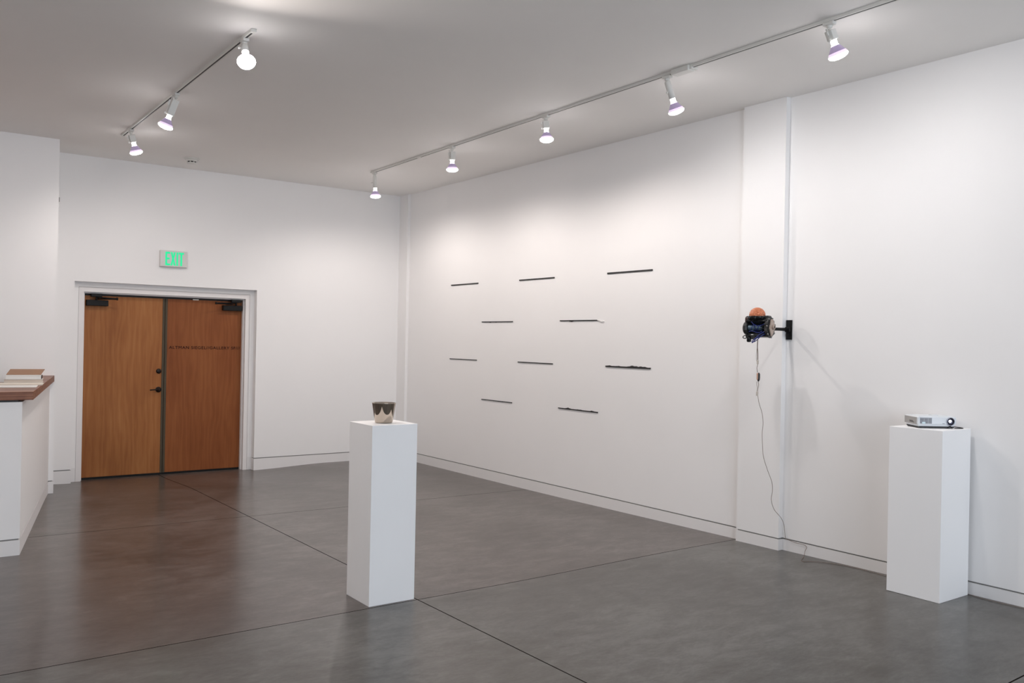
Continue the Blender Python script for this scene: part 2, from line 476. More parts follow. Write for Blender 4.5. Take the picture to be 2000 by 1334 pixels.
# ------------------------------------------------------------------ black bars on the right wall
BARM = mat('black_bar', (.012, .011, .011), .5)
WAXW = mat('white_paper', (.75, .74, .72), .6)
bars = [
 (-1.347, -1.968, 2.372, .020, [], 'top row, the one nearest the far corner, straight and clean'),
 (-2.817, -3.458, 2.369, .020, [], 'top row, the middle one, straight and clean'),
 (-4.310, -4.942, 2.370, .022, [], 'top row, the one nearest the column, straight and clean'),
 (-2.068, -2.703, 1.896, .015, [(.28, .03, -1, .010), (.47, .03, -1, .008)], 'second row, left one, with two tiny drips below it'),
 (-3.570, -4.188, 1.899, .015, [(.31, .045, -1, .017)], 'second row, right one, with one dark lump below and a pale curl at its end'),
 (-1.345, -1.967, 1.430, .012, [], 'third row, the one nearest the far corner, thin and straight'),
 (-2.819, -3.457, 1.432, .014, [], 'third row, the middle one, thin and straight'),
 (-4.310, -4.940, 1.434, .020, [(.09, .04, 1, .011), (.3, .05, 1, .008), (.63, .095, 1, .022), (.82, .09, 1, .016)], 'third row, nearest the column, with a lumpy top'),
 (-2.090, -2.720, .958, .013, [], 'bottom row, left one, thin and straight'),
 (-3.568, -4.204, .960, .015, [(.26, .05, 1, .018), (.55, .08, 1, .008), (.86, .04, 1, .012)], 'bottom row, right one, with small lumps along the top'),
]
for ya, yb, z, h, lumps, lab in bars:
    t = thing('wall_bar', 'black bar, ' + lab.replace(', with', ' with').replace('and a pale curl at its end', 'and pale curl'), 'wall sculpture', (0, ya, z), group='black bars on the long wall')
    Lb = ya - yb; h *= .68
    bm = new_bm(); add_box(bm, -.009, -.0003, -Lb, 0, -h / 2, h / 2)
    obj('bar', bm, BARM, t, bevel=.001)
    for u, w, sg, hh in lumps:
        bm = new_bm(); nseg = 12; pr = []
        for i in range(nseg + 1):
            s = -1 + 2 * i / nseg
            pr.append((-(u * Lb) + s * w, sg * (h / 2 - .002 + .55 * hh * (1 - s * s) ** 1.2 * (1 + .25 * math.sin(9 * s + u * 30)))))
        pr.append((-(u * Lb) + w, 0)); pr.append((-(u * Lb) - w, 0))
        add_prism(bm, pr, 'x', -.008, -.002)
        obj('lump', bm, BARM, t, bevel=.001)
    if 'pale curl' in lab:
        bm = new_bm()
        add_tube(bm, spline([(-.008, -Lb + .01, .002), (-.014, -Lb - .03, -.004), (-.010, -Lb - .06, -.014), (-.006, -Lb - .085, -.010)], 5), .0045, 6)
        obj('paper_curl', bm, WAXW, t, label='thin white curl of paper')

# ------------------------------------------------------------------ pedestals
def pedestal(x, y, a, z0, h, label):
    bm = new_bm(); add_box(bm, 0, a, 0, a, 0, h)
    return tag(obj('pedestal', bm, PEDP, loc=(x, y, z0), bevel=.0015), label, 'pedestal', 'white display pedestals')
P1 = pedestal(-3.446, -5.979, .320, 0, 1.1238, 'white square pedestal in the middle of the floor carrying the metal cup')
PZ2 = .0335
P2 = pedestal(-.392, -7.954, .364, PZ2, 1.108, 'white square pedestal against the right wall carrying the projector')
ZP2 = PZ2 + 1.108

# silver cup
CUPM = mat('polished_bronze_silver', (.56, .49, .42), .035, 1.)
cup = thing('metal_cup', 'polished silvery metal cup on the pedestal in the middle of the floor', 'cup', (-3.292, -5.833, 1.1240))
bm = new_bm()
pr = [(.0, .004), (.045, .004), (.0515, .0008), (.0555, .0035), (.0578, .010), (.0765, .1265), (.0775, .1285), (.0768, .1295), (.0745, .1285), (.0555, .014), (.048, .009), (.0, .009)]
add_lathe(bm, pr[1:-1], 96, caps=(True, True))
obj('vessel', bm, CUPM, cup)

# ------------------------------------------------------------------ projector
pj = thing('projector', 'white video projector with round lens on the pedestal by the wall', 'projector', (-.35, -7.763, ZP2), math.radians(-35))
PW = mat('projector_white', (.70, .73, .76), .35); PG = mat('projector_grey', (.36, .35, .34), .45)
PF, PD, PH0, PH1 = .262, .190, .013, .078
bm = new_bm(); add_rbox(bm, 0, PF, 0, PD, PH0 + .010, PH1, .010, 4); add_rbox(bm, .008, PF - .01, .010, PD - .01, PH0, PH0 + .02, .004, 2)
body = obj('body', bm, PW, pj)
bm = new_bm(); add_rbox(bm, -.0015, .006, .012, PD - .008, PH0 + .012, PH1 - .006, .002, 2)
sp = obj('side_panel', bm, PG, pj, label='grey side panel')
bm = new_bm()
for k in range(3): add_box(bm, -.0022, .002, .045 + .01 * k, .11, PH0 + .022 + k * .005, PH0 + .0245 + k * .005)
obj('side_vent', bm, SLOT, sp)
bm = new_bm(); add_box(bm, .016, .094, -.0012, .004, PH0 + .018, PH1 - .010)
g = obj('front_grille', bm, mat('grille_dark', (.06, .06, .07), .5), pj, label='dark slatted air grille')
bm = new_bm()
for k in range(8): add_box(bm, .015, .095, -.0035, .001, PH0 + .0185 + k * .0055, PH0 + .0208 + k * .0055)
for k in (.041, .068): add_box(bm, k, k + .0022, -.0037, .001, PH0 + .018, PH1 - .011)
obj('slats', bm, mat('grille_slats', (.50, .52, .56), .4), g)
bm = new_bm(); add_rbox(bm, .028, .050, -.006, .002, PH0 + .018, PH0 + .030, .002, 2)
obj('adjust_tab', bm, mat('pale_blue_tab', (.62, .76, .80), .3), pj, label='pale bluish tab in the grille')
LM = Matrix.Translation((.219, 0, .047)) @ RY
bm = new_bm(); add_lathe(bm, [(.0285, -.004), (.0285, .004), (.0265, .007), (.0245, .007), (.0235, .001)], 40, LM, caps=(True, False))
ring = obj('lens_ring', bm, mat('lens_ring_silver', (.42, .44, .52), .25, .8), pj, label='silver lens ring')
bm = new_bm(); add_lathe(bm, [(.0236, -.002), (.0236, .006), (.020, .006), (.0185, .0015)], 40, LM, caps=(True, False)); obj('lens_barrel', bm, GLOSSBLK, ring)
bm = new_bm(); add_lathe(bm, [(.0188, -.001), (.0185, .0015), (.014, .0045), (.008, .006), (.001, .0065)], 40, LM)
obj('lens_glass', bm, mat('lens_glass', (.02, .02, .07), .04, spec=1., coat=1., coat_r=.02, emit=(.75, .8, 1.), es=.0), ring, label='dark glass lens')
bm = new_bm(); add_lathe(bm, [(.0095, .0), (.0095, .0066), (.006, .0075), (.001, .0078)], 24, Matrix.Translation((.2145, 0, .050)) @ RY)
obj('lamp_glow', bm, mat('lens_glow', (.9, .9, 1), .2, emit=(.9, .93, 1.), es=2.2), ring, label='bright light inside the lens')
bm = new_bm(); add_box(bm, .166, .182, -.0008, .002, .031, .034); obj('front_mark', bm, mat('mark_grey', (.12, .12, .14), .5), pj, label='tiny dark mark')
bm = new_bm(); add_rbox(bm, .01, PF - .03, .012, PD - .015, PH1 - .001, PH1 + .0025, .001, 1); add_rbox(bm, .13, .175, .07, .12, PH1 + .001, PH1 + .006, .001, 1)
obj('top_panel', bm, PW, pj)
for fx, fy in ((.02, .165), (.235, .165), (.03, .03)):
    bm = new_bm(); add_lathe(bm, [(.008, .0003), (.008, .014)], 16, Matrix.Translation((fx, fy, 0))); obj('foot', bm, BLACK, pj)
bm = new_bm()
add_tube(bm, spline([(.202, .012, .002), (.213, .010, .010), (.222, .008, .016), (.231, .008, .010), (.238, .010, .002)], 4), .0022, 8)
obj('wire_stand', bm, BLACKM, pj, label='thin black wire prop under the lens')
bm = new_bm(); add_box(bm, .012, PF - .012, .012, PD - .012, .004, PH0 + .002); obj('underside', bm, BLACK, pj)
bm = new_bm(); cpts = spline([(-.145, -7.905, ZP2 + .0032), (-.110, -7.920, ZP2 + .0032), (-.075, -7.925, ZP2 + .0032), (-.040, -7.88, ZP2 + .0032), (-.036, -7.80, ZP2 + .0032)], 5)
add_tube(bm, cpts, .003, 8)
tag(obj('projector_cable', bm, BLACK), 'short black cable lying on the pedestal top beside the projector', 'cable')

# ------------------------------------------------------------------ things on the counter
CZ = 1.2182
PAPER = mat('white_card', (.74, .73, .70), .55); CREAM = mat('cream_paper', (.70, .64, .55), .6); BROWN = mat('brown_card', (.30, .165, .095), .6)
bk = thing('book', 'thick white book lying lowest in the pile on the wooden counter', 'book', (-4.90, -2.16, CZ), math.radians(-10), 'papers and books on the counter')
bm = new_bm(); add_box(bm, -.150, .145, .0, .21, .0, .003); add_box(bm, -.150, .145, .0, .21, .027, .030); obj('cover', bm, PAPER, bk, bevel=.0008)
bm = new_bm(); add_box(bm, -.147, .142, .003, .207, .003, .027); obj('pages', bm, CREAM, bk)
bk = thing('book', 'smaller white book lying on top of the thick white book on the counter', 'book', (-4.895, -2.135, CZ + .0302), math.radians(-10), 'papers and books on the counter')
bm = new_bm(); add_box(bm, -.138, .134, .0, .18, .0, .003); add_box(bm, -.138, .134, .0, .18, .031, .034); add_box(bm, -.138, .134, .0, .003, .0, .034); obj('cover', bm, PAPER, bk, bevel=.0008)
bm = new_bm(); add_box(bm, -.137, .131, .004, .178, .003, .031); obj('pages', bm, CREAM, bk)
bm = new_bm(); add_box(bm, .1345, .1375, .004, .17, .002, .033); obj('end_band', bm, SLOT, bk, label='dark strip at the right end')
bm = new_bm()
Mx = Matrix.Translation((-4.885, -2.04, CZ + .0645)) @ Matrix.Rotation(math.radians(-10), 4, 'Z') @ Matrix.Rotation(math.radians(14), 4, 'X')
add_prism(bm, [(-.135, 0), (.135, 0), (.158, .17), (-.115, .17)], 'z', 0, .004, Mx)
tag(obj('cardboard_sheet', bm, BROWN), 'flat brown cardboard sheet tilted up on top of the white books', 'cardboard')
def booklet(x, y, rz, w, d, z, lab, mt=PAPER, thick=.006, curl=0.):
    bm = new_bm(); M = Matrix.Translation((x, y, z)) @ Matrix.Rotation(rz, 4, 'Z'); n = 12
    for i in range(n):
        u0, u1 = i / n, (i + 1) / n
        c0, c1 = (curl * max(0, .5 - u) ** 2 * 4 for u in (u0, u1))
        vs = add_box(bm, -w / 2 + w * u0, -w / 2 + w * u1, 0, d, 0, thick, M)
        for q in (vs[0], vs[3], vs[4], vs[7]): q.co.z += c0
        for q in (vs[1], vs[2], vs[5], vs[6]): q.co.z += c1
    bmesh.ops.remove_doubles(bm, verts=bm.verts, dist=1e-5)
    tag(obj('booklet', bm, mt), lab, 'booklet', 'papers and books on the counter')
booklet(-5.02, -2.58, math.radians(-10), .42, .26, CZ + .0005, 'flat cream booklet behind the front one on the wooden counter', CREAM, .008)
booklet(-5.13, -2.92, math.radians(-10), .46, .26, CZ + .0005, 'thin white booklet lying nearest the front edge of the counter', PAPER, .006)
booklet(-5.27, -2.60, math.radians(-10), .24, .22, CZ + .0095, 'brown booklet with a curled left edge on the cream one', mat('kraft_brown', (.25, .14, .06), .6), .003, .03)

# ------------------------------------------------------------------ track lighting
BW = mat('bulb_white_glow', (1, 1, 1), .3, emit=(1., .965, .97), es=11.)
BF = mat('bulb_face_glow', (1, 1, 1), .3, emit=(1., .96, .95), es=50.)
BV = mat('bulb_violet_glass', (.30, .24, .36), .15, emit=(.50, .40, .62), es=.27)
BE = mat('bulb_edge_glow', (.6, .5, .65), .2, emit=(.95, .76, 1.), es=.62)
def track(label, x, y0, y1, extras):
    t = thing('light_track', label, 'track light rail', (x, y1, H))
    Lt = y1 - y0
    bm = new_bm()
    add_prism(bm, [(-.0175, -.0003), (-.0175, -.020), (-.0065, -.020), (-.0065, -.006), (.0065, -.006), (.0065, -.020), (.0175, -.020), (.0175, -.0003)], 'y', -Lt, 0)
    obj('rail', bm, WHITEPL, t, bevel=.0008)
    bm = new_bm(); add_box(bm, -.0064, .0064, -Lt + .02, -.02, -.0192, -.0062); obj('slot', bm, SLOT, t, label='dark conductor slot')
    for e0 in (0, -Lt):
        bm = new_bm(); add_rbox(bm, -.0185, .0185, e0 - .018, e0 + .018, -.0215, -.0004, .002, 2); obj('end_cap', bm, WHITEPL, t)
    for kind, yy in extras:
        bm = new_bm()
        if kind == 'joiner': add_rbox(bm, -.018, .018, yy - y1 - .035, yy - y1 + .035, -.0222, -.004, .002, 2)
        else:
            add_rbox(bm, -.036, .036, yy - y1 - .085, yy - y1 + .085, -.040, -.0004, .006, 3)
            add_rbox(bm, -.020, .050, yy - y1 - .105, yy - y1 - .075, -.030, -.004, .003, 2)
        obj('joiner' if kind == 'joiner' else 'feed_box', bm, WHITEPL, t)
    return t
track('long white ceiling track running beside the right wall', -1.165, -13.2, -1.37, [('joiner', -2.52), ('feed', -6.43)]).rotation_euler.z = -.0132
track('short white ceiling track on the left side of the ceiling', -3.975, -5.20, -1.42, [])

def frame_to(d):
    d = Vector(d).normalized()
    ref = Vector((1, 0, 0)) if abs(d.x) < .8 else Vector((0, 1, 0))
    a = (ref - d * ref.dot(d)).normalized(); bb = d.cross(a)
    return Matrix(((a.x, bb.x, d.x, 0), (a.y, bb.y, d.y, 0), (a.z, bb.z, d.z, 0), (0, 0, 0, 1)))

LAMPCOL = (1., .912, .862)
def lamp(x, y, d, Lh, style, label, watts, spin=0., blend=.55, tone=None):
    """track head: adapter, socket, bulb; Lh = pivot to the middle of the bulb face."""
    t = thing('track_spotlight', label, 'spotlight', (x, y, H - .0205), group='reflector bulbs on the ceiling tracks')
    bm = new_bm(); add_rbox(bm, -.020, .020, -.036, .036, -.020, -.0003, .003, 2); add_lathe(bm, [(.019, -.018), (.018, -.034), (.010, -.040)], 20)
    obj('adapter', bm, WHITEPL, t)
    F = Matrix.Translation((0, 0, -.040)) @ frame_to(d) @ Matrix.Rotation(spin, 4, 'Z')
    nk = Lh - .104                                     # where the glass neck leaves the socket
    bm = new_bm()
    if style == 'tube':
        add_lathe(bm, [(.012, -.004), (.0225, .006), (.0235, nk * .5), (.0245, nk)], 24, F)
        add_tube(bm, [(-.024, .0, nk * .55), (-.040, .0, nk * .6)], .004, 8, M=F); add_lathe(bm, [(.007, 0), (.007, .012)], 12, F @ Matrix.Translation((-.040, 0, nk * .6 - .006)))
    else:
        add_rbox(bm, -.028, .028, -.025, .025, .010, nk, .005, 3, F)
        add_tube(bm, [(0, 0, -.002), (0, 0, .012)], .010, 10, M=F)
    obj('socket', bm, WHITEPL, t)
    if style != 'tube':
        bm = new_bm()
        add_box(bm, -.036, -.033, -.006, .006, -.004, nk + .004, F); add_box(bm, -.036, .0, -.006, .006, -.004, -.001, F)
        add_box(bm, -.046, -.033, -.005, .005, nk * .2, nk * .5, F); add_box(bm, -.046, -.033, -.006, .006, nk - .012, nk + .004, F)
        obj('bracket', bm, WHITEPL, t)
    bm = new_bm(); z0 = nk - .002
    prof = [(.0165, 0), (.0165, .010), (.0168, .026), (.0200, .030), (.0275, .040), (.0345, .052), (.0405, .062), (.0445, .069),
            (.0470, .076), (.0475, .081), (.0450, .087), (.0370, .093), (.024, .0975), (.010, .0992), (.0015, .0996)]
    prof = [(r * (1.25 if z > .028 else 1.18), z0 + z * 1.24) for r, z in prof]
    add_lathe(bm, prof, 36, F, mats=[0, 0, 0, 2, 2, 2, 3, 3, 1, 1, 1, 1, 1, 1])
    obj('bulb', bm, [BW, BF, BV, BE], t, label='glowing reflector bulb with a violet tinted cone')
    if watts:
        ld = bpy.data.lights.new('bulb_light', 'SPOT'); ld.energy = watts; ld.color = tone or LAMPCOL
        ld.spot_size = math.radians(176); ld.spot_blend = blend; ld.shadow_soft_size = .035
        lo = bpy.data.objects.new('bulb_light', ld); COL.objects.link(lo); lo.parent = t
        dv = Vector(d).normalized()
        lo.location = Vector((0, 0, -.040)) + dv * (z0 + .130)
        lo.rotation_euler = dv.to_track_quat('-Z', 'Y').to_euler()
        lo['label'] = 'light of the bulb'
W = 70
def xt(y): return -1.165 - .0132 * (-y - 1.4)       # the rail runs very slightly askew
COOL = (1., .97, .965)
def xlamp(y, *a, **k): lamp(xt(y), y, *a, **k)
XL_ = -3.975
xlamp(-1.43, (.08, .02, -1), .250, 'tube', 'spotlight at the far end of the right-hand track', W * .8)
xlamp(-3.21, (.05, .02, -1), .200, 'box', 'second spotlight from the far end of the right-hand track', W * .85)
xlamp(-4.80, (.02, -.06, -.99), .178, 'box', 'spotlight in the middle of the right-hand track, pointing straight down', W * .95, .6)
xlamp(-6.275, (.40, -.05, -.91), .235, 'tube', 'long-necked spotlight next to the feed box on the right-hand track', W * .47, blend=.8, tone=COOL)
xlamp(-7.65, (.40, -.12, -.90), .176, 'box', 'largest nearest spotlight on the right-hand track, its violet cone clearly seen', W * .50, blend=.9, tone=COOL)
lamp(XL_, -1.77, (.289, .11, -.887), .186, 'box', 'spotlight at the far end of the left-hand track', W * .62)
lamp(XL_, -3.37, (-.27, .235, -.928), .250, 'box', 'middle spotlight of the left-hand track, tilted to the left', W * .68)
lamp(XL_, -5.04, (-.108, -.57, -.815), .180, 'tube', 'brightest spotlight at the near end of the left-hand track, facing the viewer', W * 1.25)
xlamp(-9.7, (.33, .0, -.93), .175, 'box', 'unseen spotlight added on the right-hand track above and beside the viewer', W * .22, blend=1., tone=COOL)  # unseen lamp, added to set the light level on the near wall
xlamp(-11.4, (.40, .1, -.895), .175, 'box', 'unseen spotlight added on the right-hand track behind the viewer', W * .3, blend=1., tone=COOL)  # out of view too, added for the overall light level
track('unseen white ceiling track added over the reception area for fill lamps', -7.3, -12.6, -2.5, [])  # unseen track, added with its three lamps for warm bounce light
lamp(-7.3, -4.0, (.1, .1, -.97), .170, 'box', 'unseen fill spotlight added over the reception area nearest the end wall', W * 1.2)
lamp(-7.3, -7.6, (.2, .0, -.95), .170, 'box', 'unseen middle fill spotlight added over the reception area', W * .9)
lamp(-7.3, -11.2, (-.3, .0, -.95), .170, 'box', 'unseen fill spotlight added over the reception area nearest the street window', W * .7)

# ------------------------------------------------------------------ mechanical sculpture on the arm
ma = thing('mechanical_sculpture', 'small black engine-like sculpture with an orange brain on a wall arm', 'sculpture', (-.37, -6.48, 1.81), math.radians(-77.4))
RX = Matrix.Rotation(math.radians(90), 4, 'Y')      # lathe axis -> local x
MI = Matrix.Rotation(math.radians(77.4), 4, 'Z') @ Matrix.Translation((.37, 6.48, -1.81))   # world -> local
GREYB = mat('grey_black_plastic', (.026, .026, .025), .35, spec=.35)
BLUEW = mat('blue_wire', (.006, .018, .16), .3); MASK = mat('beige_plate', (.36, .27, .215), .25, coat=.5)
BARREL = mat('blue_grey_metal', (.075, .12, .16), .3, .4)
DRED = mat('dark_red_black', (.035, .008, .007), .25)
bm = new_bm(); add_rbox(bm, -.012, -.0004, -6.516, -6.464, 1.722, 1.880, .002, 2, MI); obj('wall_plate', bm, BLACKM, ma, label='black rectangular wall plate')
bm = new_bm(); add_tube(bm, [(-.013, -6.484, 1.804), (-.33, -6.484, 1.804)], .0125, 16, M=MI)
add_rbox(bm, -.030, -.010, -6.503, -6.478, 1.752, 1.764, .002, 2, MI); add_rbox(bm, -.030, -.013, -6.510, -6.466, 1.785, 1.823, .003, 2, MI)
obj('arm', bm, BLACKM, ma, label='black round arm')
# inner barrel and main housing
bm = new_bm(); add_lathe(bm, [(.018, -.080), (.024, -.074), (.024, -.030), (.021, -.028), (.021, -.020), (.024, -.018), (.024, .035), (.016, .042)], 32, Matrix.Translation((0, -.022, -.002)) @ RX)
obj('barrel', bm, BARREL, ma, label='blue-grey inner drum')
bm = new_bm()
ar = [math.radians(a) for a in range(25, 290, 11)]      # a shell open to the viewer
def arc(r): return [(r * math.sin(a - math.radians(20)) if 0 else r * math.cos(a), r * math.sin(a)) for a in ar]
outer = [(.075 * math.cos(a), .078 * math.sin(a)) for a in ar]; inner = [(.050 * math.cos(a), .052 * math.sin(a)) for a in reversed(ar)]
rot = math.radians(-14)
def r2(p): return (p[0] * math.cos(rot) - p[1] * math.sin(rot), p[0] * math.sin(rot) + p[1] * math.cos(rot))
# open side faces local -y
sh = []
for i in range(len(ar) - 1):
    A = [outer[i], outer[i + 1], list(reversed(inner))[i + 1], list(reversed(inner))[i]]
    A = [(-q[0], q[1]) for q in A]
    A = [r2(q) for q in A]
    t = bmesh.new(); add_prism(t, A, 'x', -.085, .085); merge(bm, t)
bmesh.ops.remove_doubles(bm, verts=bm.verts, dist=1e-5)
obj('housing', bm, GLOSSBLK, ma, bevel=.002, label='gloss black outer housing')
bm = new_bm(); add_rbox(bm, -.086, .086, .010, .055, -.052, .060, .004, 2); obj('core', bm, BLACKM, ma)
# left end cover: octagonal grey black rim
bm = new_bm()
add_lathe(bm, [(.040, -.010), (.050, -.008), (.054, .000), (.054, .016), (.048, .024), (.030, .026)], 10, Matrix.Translation((-.104, -.005, -.004)) @ RX, smooth=False)
obj('end_cover', bm, GREYB, ma, bevel=.002, label='grey-black faceted end cover')
bm = new_bm(); add_lathe(bm, [(.044, -.014), (.050, -.009), (.050, .0)], 20, Matrix.Translation((-.104, -.002, -.004)) @ RX); obj('end_disc', bm, DRED, ma, label='dark red-black end disc')
# right flange: lobed disc
def lobed(r, n, amp, sx=1., sz=1., off=0.):
    return [((r + amp * abs(math.cos(n * a / 2 + off)) ** 4) * math.cos(a) * sx, (r + amp * abs(math.cos(n * a / 2 + off)) ** 4) * math.sin(a) * sz) for a in (2 * math.pi * k / 64 for k in range(64))]
bm = new_bm(); add_prism(bm, lobed(.072, 9, .008, .98, 1.03), 'x', .074, .098); obj('flange', bm, GREYB, ma, bevel=.004, label='grey-black lobed flange')
bm = new_bm(); add_prism(bm, lobed(.060, 9, .005, .98, 1.03), 'x', .096, .103); obj('flange_rim', bm, GLOSSBLK, ma, bevel=.003)
BOLT = mat('bolt_metal', (.25, .25, .24), .3, .8)
for k in range(7):
    a = 2 * math.pi * k / 7 + .3
    bm = new_bm(); add_lathe(bm, [(.007, 0), (.007, .008), (.004, .010)], 10, Matrix.Translation((.092, .073 * math.cos(a), .075 * math.sin(a))) @ RX)
    obj('bolt', bm, BOLT, ma)
bm = new_bm()      # beige curved plate with a hole stub
mp = [(-.004, .066), (.014, .062), (.024, .048), (.026, .030), (.036, .014), (.038, -.004), (.030, -.020), (.016, -.032), (.010, -.050), (-.002, -.066), (-.016, -.064), (-.026, -.044), (-.036, -.022), (-.040, .000), (-.030, .022), (-.026, .040), (-.018, .058)]
mp = [(q.x, q.y) for q in spline([(a, c, 0) for a, c in mp + [mp[0]]], 3)][:-1]
add_prism(bm, [(a * 1.15, c) for a, c in mp], 'x', .101, .110)
bmesh.ops.bevel(bm, geom=[e for e in bm.edges if all(abs(q.co.x - .110) < 1e-5 for q in e.verts)], offset=.004, segments=3, affect='EDGES')
add_lathe(bm, [(.022, .0), (.018, .008), (.0145, .015), (.0115, .015), (.0115, .004)], 24, Matrix.Translation((.108, .012, .004)) @ RX, caps=(True, False))
obj('face_plate', bm, MASK, ma, label='glossy beige plate with a round hole')
bm = new_bm(); add_lathe(bm, [(.0116, .0), (.0116, .012)], 20, Matrix.Translation((.108, .012, .004)) @ RX); obj('hole', bm, SLOT, ma, label='dark round hole')
# brain and its bowl
bm = new_bm()
bmesh.ops.create_icosphere(bm, subdivisions=6, radius=1)
for q in bm.verts:
    p = q.co.copy(); nn = p.normalized()
    w = Vector((p.x * 2.9, p.y * 2.9, p.z * 2.9)); w += Vector((noise.noise(w), noise.noise(w + Vector((5, 1, 2))), noise.noise(w + Vector((9, 4, 7))))) * .9
    rid = abs(noise.noise(w * 1.55)); g_ = min(1, rid * 4.2)
    split = min(1., abs(p.y) / .07)
    s = 1 - .13 * (1 - g_ ** .7) - .06 * (1 - split)
    q.co = Vector((p.x * .064 * s, p.y * .056 * s, max(p.z, -.35) * .062 * s))
for f in bm.faces: f.smooth = True
BRAIN = mat('orange_brain', (.54, .165, .065), .28, coat=.5, coat_r=.12)
obj('brain', bm, BRAIN, ma, label='orange wrinkled brain').location = (-.016, -.004, .096)
bm = new_bm()
add_lathe(bm, [(.030, -.030), (.052, -.024), (.064, -.008), (.069, .008), (.066, .012), (.060, .006)], 28, Matrix.Translation((-.016, -.004, .078)) @ Matrix.Diagonal((1.12, .95, 1, 1)))
for k in range(9):
    a = 2 * math.pi * k / 9
    add_rbox(bm, -.008, .008, -.007, .007, -.010, .012, .003, 2, Matrix.Translation((-.016 + .074 * math.cos(a), -.004 + .062 * math.sin(a), .078)) @ Matrix.Rotation(a, 4, 'Z'))
obj('brain_bowl', bm, GLOSSBLK, ma, label='black bowl under the brain')
bm = new_bm(); add_rbox(bm, -.110, -.062, -.035, .04, .030, .090, .018, 4); obj('side_pod', bm, DRED, ma, label='dark red-black pod on the left')
bm = new_bm(); add_rbox(bm, .040, .085, -.020, .04, .060, .094, .010, 3); obj('shoulder', bm, GREYB, ma)
# lower fittings
bm = new_bm(); add_lathe(bm, [(.012, -.052), (.018, -.046), (.018, -.010), (.014, .0), (.014, .030)], 18, Matrix.Translation((-.078, -.012, -.062))); add_rbox(bm, -.10, -.045, -.030, .01, -.078, -.058, .004, 2)
obj('lower_motor', bm, GLOSSBLK, ma, label='small black motor hanging below')
bm = new_bm(); add_rbox(bm, -.052, -.016, -.040, -.005, -.092, -.050, .006, 3); add_box(bm, -.046, -.026, -.042, -.039, -.060, -.054)
obj('lower_block', bm, GREYB, ma)
bm = new_bm(); add_box(bm, -.046, -.028, -.0435, -.0405, -.058, -.053); obj('label_strip', bm, WAXW, ma, label='tiny white strip')
bm = new_bm(); add_tube(bm, spline([(-.095, -.02, -.055), (-.118, -.03, -.070), (-.116, -.034, -.082), (-.098, -.03, -.086), (-.090, -.02, -.072)], 5), .0035, 8); obj('wire_loop', bm, BLACK, ma)
bm = new_bm()
for k, (a, c) in enumerate([(-.04, .3), (-.016, -.4), (.012, .4)]):
    add_tube(bm, [(a + c * .02 * math.sin(th), -.022 - .0275 * math.cos(th), -.002 + .0275 * math.sin(th)) for th in [math.pi * 2 * i / 20 for i in range(20)]], .0022, 6, closed=True)
add_tube(bm, spline([(.07, -.045, -.03), (.03, -.058, -.055), (.0, -.060, -.09), (-.028, -.055, -.118), (-.030, -.052, -.105), (-.012, -.050, -.088), (.03, -.045, -.072), (.06, -.04, -.05)], 6), .0038, 8)
add_tube(bm, spline([(.075, -.03, -.045), (.04, -.05, -.066), (.012, -.052, -.094), (-.02, -.05, -.112), (-.006, -.048, -.085), (.02, -.04, -.06)], 6), .0032, 8)
add_tube(bm, spline([(-.04, -.056, .045), (-.01, -.062, .02), (.03, -.060, .012), (.07, -.05, .03)], 6), .0025, 8)
add_tube(bm, spline([(-.06, -.056, -.035), (-.03, -.062, -.028), (.02, -.060, -.040), (.05, -.05, -.028)], 6), .0025, 8)
obj('blue_wires', bm, BLUEW, ma, label='loose blue wires')
bm = new_bm()
add_tube(bm, [(.03, -.045, .012), (.085, -.045, .012)], .004, 8); add_tube(bm, [(.03, -.045, -.006), (.085, -.045, -.006)], .003, 8)
obj('link_rod', bm, BLACK, ma)

# ------------------------------------------------------------------ thin power cord
cr = thing('power_cord', 'thin grey-brown cord hanging from the sculpture and running along the wall foot', 'cord', (-.378, -6.48, 1.697))
CI = Matrix.Translation((.378, 6.48, -1.697))
CORD = mat('cord_grey_brown', (.20, .15, .125), .5); CORDB = mat('cord_brown', (.10, .055, .035), .5); CLEAR = mat('cord_clear_plastic', (.55, .50, .45), .3)
hang = [(-.384, -6.48, 1.715), (-.388, -6.48, 1.66), (-.382, -6.48, 1.61), (-.380, -6.48, 1.558)]
bm = new_bm(); add_tube(bm, spline(hang, 5), .0032, 8, M=CI); obj('upper_lead', bm, CORDB, cr, label='dark brown upper lead')
mid1 = [(-.380, -6.48, 1.558), (-.381, -6.48, 1.52), (-.388, -6.48, 1.495), (-.381, -6.48, 1.46)]
mid2 = [(-.370, -6.48, 1.390), (-.364, -6.48, 1.362), (-.370, -6.48, 1.335), (-.374, -6.48, 1.305)]
low = [(-.372, -6.48, 1.28), (-.352, -6.48, 1.215), (-.315, -6.48, 1.14), (-.300, -6.48, 1.06), (-.309, -6.48, .98), (-.300, -6.48, .87), (-.285, -6.48, .79), (-.235, -6.48, .69),
       (-.180, -6.482, .59), (-.172, -6.484, .52), (-.186, -6.485, .45), (-.150, -6.487, .37), (-.065, -6.49, .295), (-.028, -6.492, .235), (-.0165, -6.494, .17), (-.010, -6.498, .125),
       (-.008, -6.53, .1165), (-.010, -6.60, .108), (-.009, -6.665, .108), (-.012, -6.695, .094), (-.016, -6.685, .062), (-.05, -6.70, .036), (-.115, -6.735, .030), (-.175, -6.765, .0285), (-.195, -6.80, .029)]
def fl(x, y): return (x, y, floor_z(x, y) + .0035)
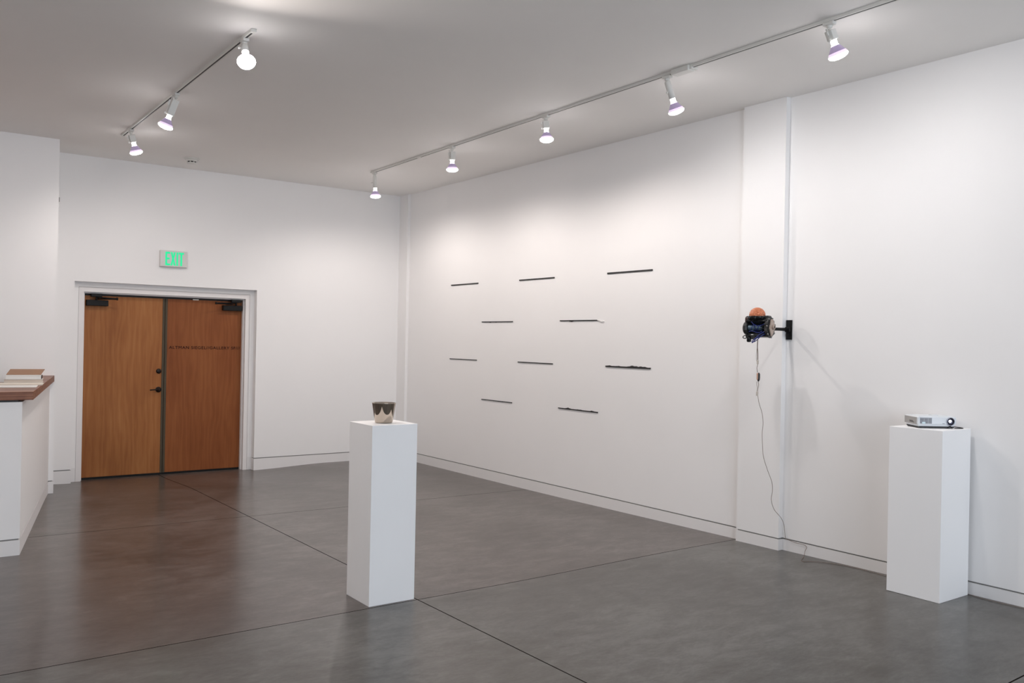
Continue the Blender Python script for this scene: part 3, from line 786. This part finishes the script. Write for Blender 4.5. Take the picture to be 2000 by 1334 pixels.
low2 = [fl(-.195, -6.80), fl(-.150, -6.835), fl(-.095, -6.90), fl(-.050, -7.0), fl(-.036, -7.10), fl(-.036, -7.22), fl(-.055, -7.36), fl(-.070, -7.48), fl(-.045, -7.53), fl(-.0165, -7.58), fl(-.0165, -7.70), fl(-.0165, -7.84), fl(-.018, -7.95), fl(-.040, -8.06), fl(-.042, -8.2), fl(-.030, -8.4), fl(-.022, -8.8), fl(-.022, -9.6)]
bm = new_bm()
add_tube(bm, spline(mid1, 5), .0022, 8, M=CI); add_tube(bm, spline([hang[1]] + [(a - .005, c + .008, e) for a, c, e in hang[2:]] + mid1[1:3], 5), .0016, 6, M=CI)
obj('thin_lead', bm, CORD, cr)
bm = new_bm(); add_tube(bm, spline(mid2, 5), .0020, 8, M=CI); add_tube(bm, spline([(-.376, -6.47, 1.388), (-.372, -6.47, 1.36), (-.366, -6.47, 1.34), (-.374, -6.47, 1.305)], 5), .0016, 6, M=CI)
obj('thin_lead', bm, CORD, cr)
bm = new_bm(); add_tube(bm, spline(low + low2[1:], 6), .0019, 8, M=CI); obj('lower_lead', bm, CORD, cr)
for z in (1.540, 1.293):
    bm = new_bm(); add_rbox(bm, -.386, -.372, -6.487, -6.473, z - .016, z + .016, .003, 2, CI); obj('connector', bm, CLEAR, cr, label='small translucent plug')
bm = new_bm(); add_lathe(bm, [(.004, -.034), (.010, -.022), (.011, .0), (.010, .022), (.004, .034)], 16, CI @ Matrix.Translation((-.373, -6.486, 1.424)) @ Matrix.Rotation(.06, 4, 'Y')); obj('inline_switch', bm, BLACK, cr, label='black oval inline switch')
bm = new_bm(); add_rbox(bm, -.388, -.380, -6.489, -6.476, 1.402, 1.456, .004, 2, CI); obj('switch_side', bm, mat('copper_pink', (.55, .33, .24), .35), cr, label='pale copper side of the switch')

# ------------------------------------------------------------------ area light as daylight through the added, unseen street window
al = bpy.data.lights.new('added_daylight', 'AREA'); al.shape = 'RECTANGLE'; al.size = 5.8; al.size_y = 2.5
al.energy = 205; al.color = (.80, .89, 1.)
ao = bpy.data.objects.new('added_daylight', al); COL.objects.link(ao); ao.location = (-4.2, -14.5, 1.8)
ao.rotation_euler = Vector((0, 1, 0)).to_track_quat('-Z', 'Z').to_euler()
w = bpy.data.worlds.new('sky'); sc.world = w; w.use_nodes = True
w.node_tree.nodes['Background'].inputs[0].default_value = (.55, .68, .9, 1); w.node_tree.nodes['Background'].inputs[1].default_value = .3

# ------------------------------------------------------------------ camera
cam = bpy.data.cameras.new('camera'); co = bpy.data.objects.new('camera', cam); COL.objects.link(co)
cam.sensor_width = 36; cam.lens = 1696.29 / 2000 * 36; cam.clip_start = .05
r_ = Vector((0.8087325960909589, -0.5878468549406878, 0.0196891634235647)); u_ = Vector((-0.016229109193973912, 0.011159937994767787, 0.9998060170846759)); f_ = Vector((0.5879525525369781, 0.8088952533673905, 0.0005148251714438842))
co.matrix_world = Matrix(((r_.x, u_.x, -f_.x, -5.9188), (r_.y, u_.y, -f_.y, -10.8338), (r_.z, u_.z, -f_.z, 1.66025), (0, 0, 0, 1)))
sc.camera = co
sc.view_settings.view_transform = 'Standard'; sc.view_settings.look = 'None'
sc.view_settings.gamma = 1; sc.view_settings.use_curve_mapping = False
sc.view_settings.exposure = .18
sc.cycles.use_denoising = True
sc.cycles.max_bounces = 10; sc.cycles.diffuse_bounces = 6
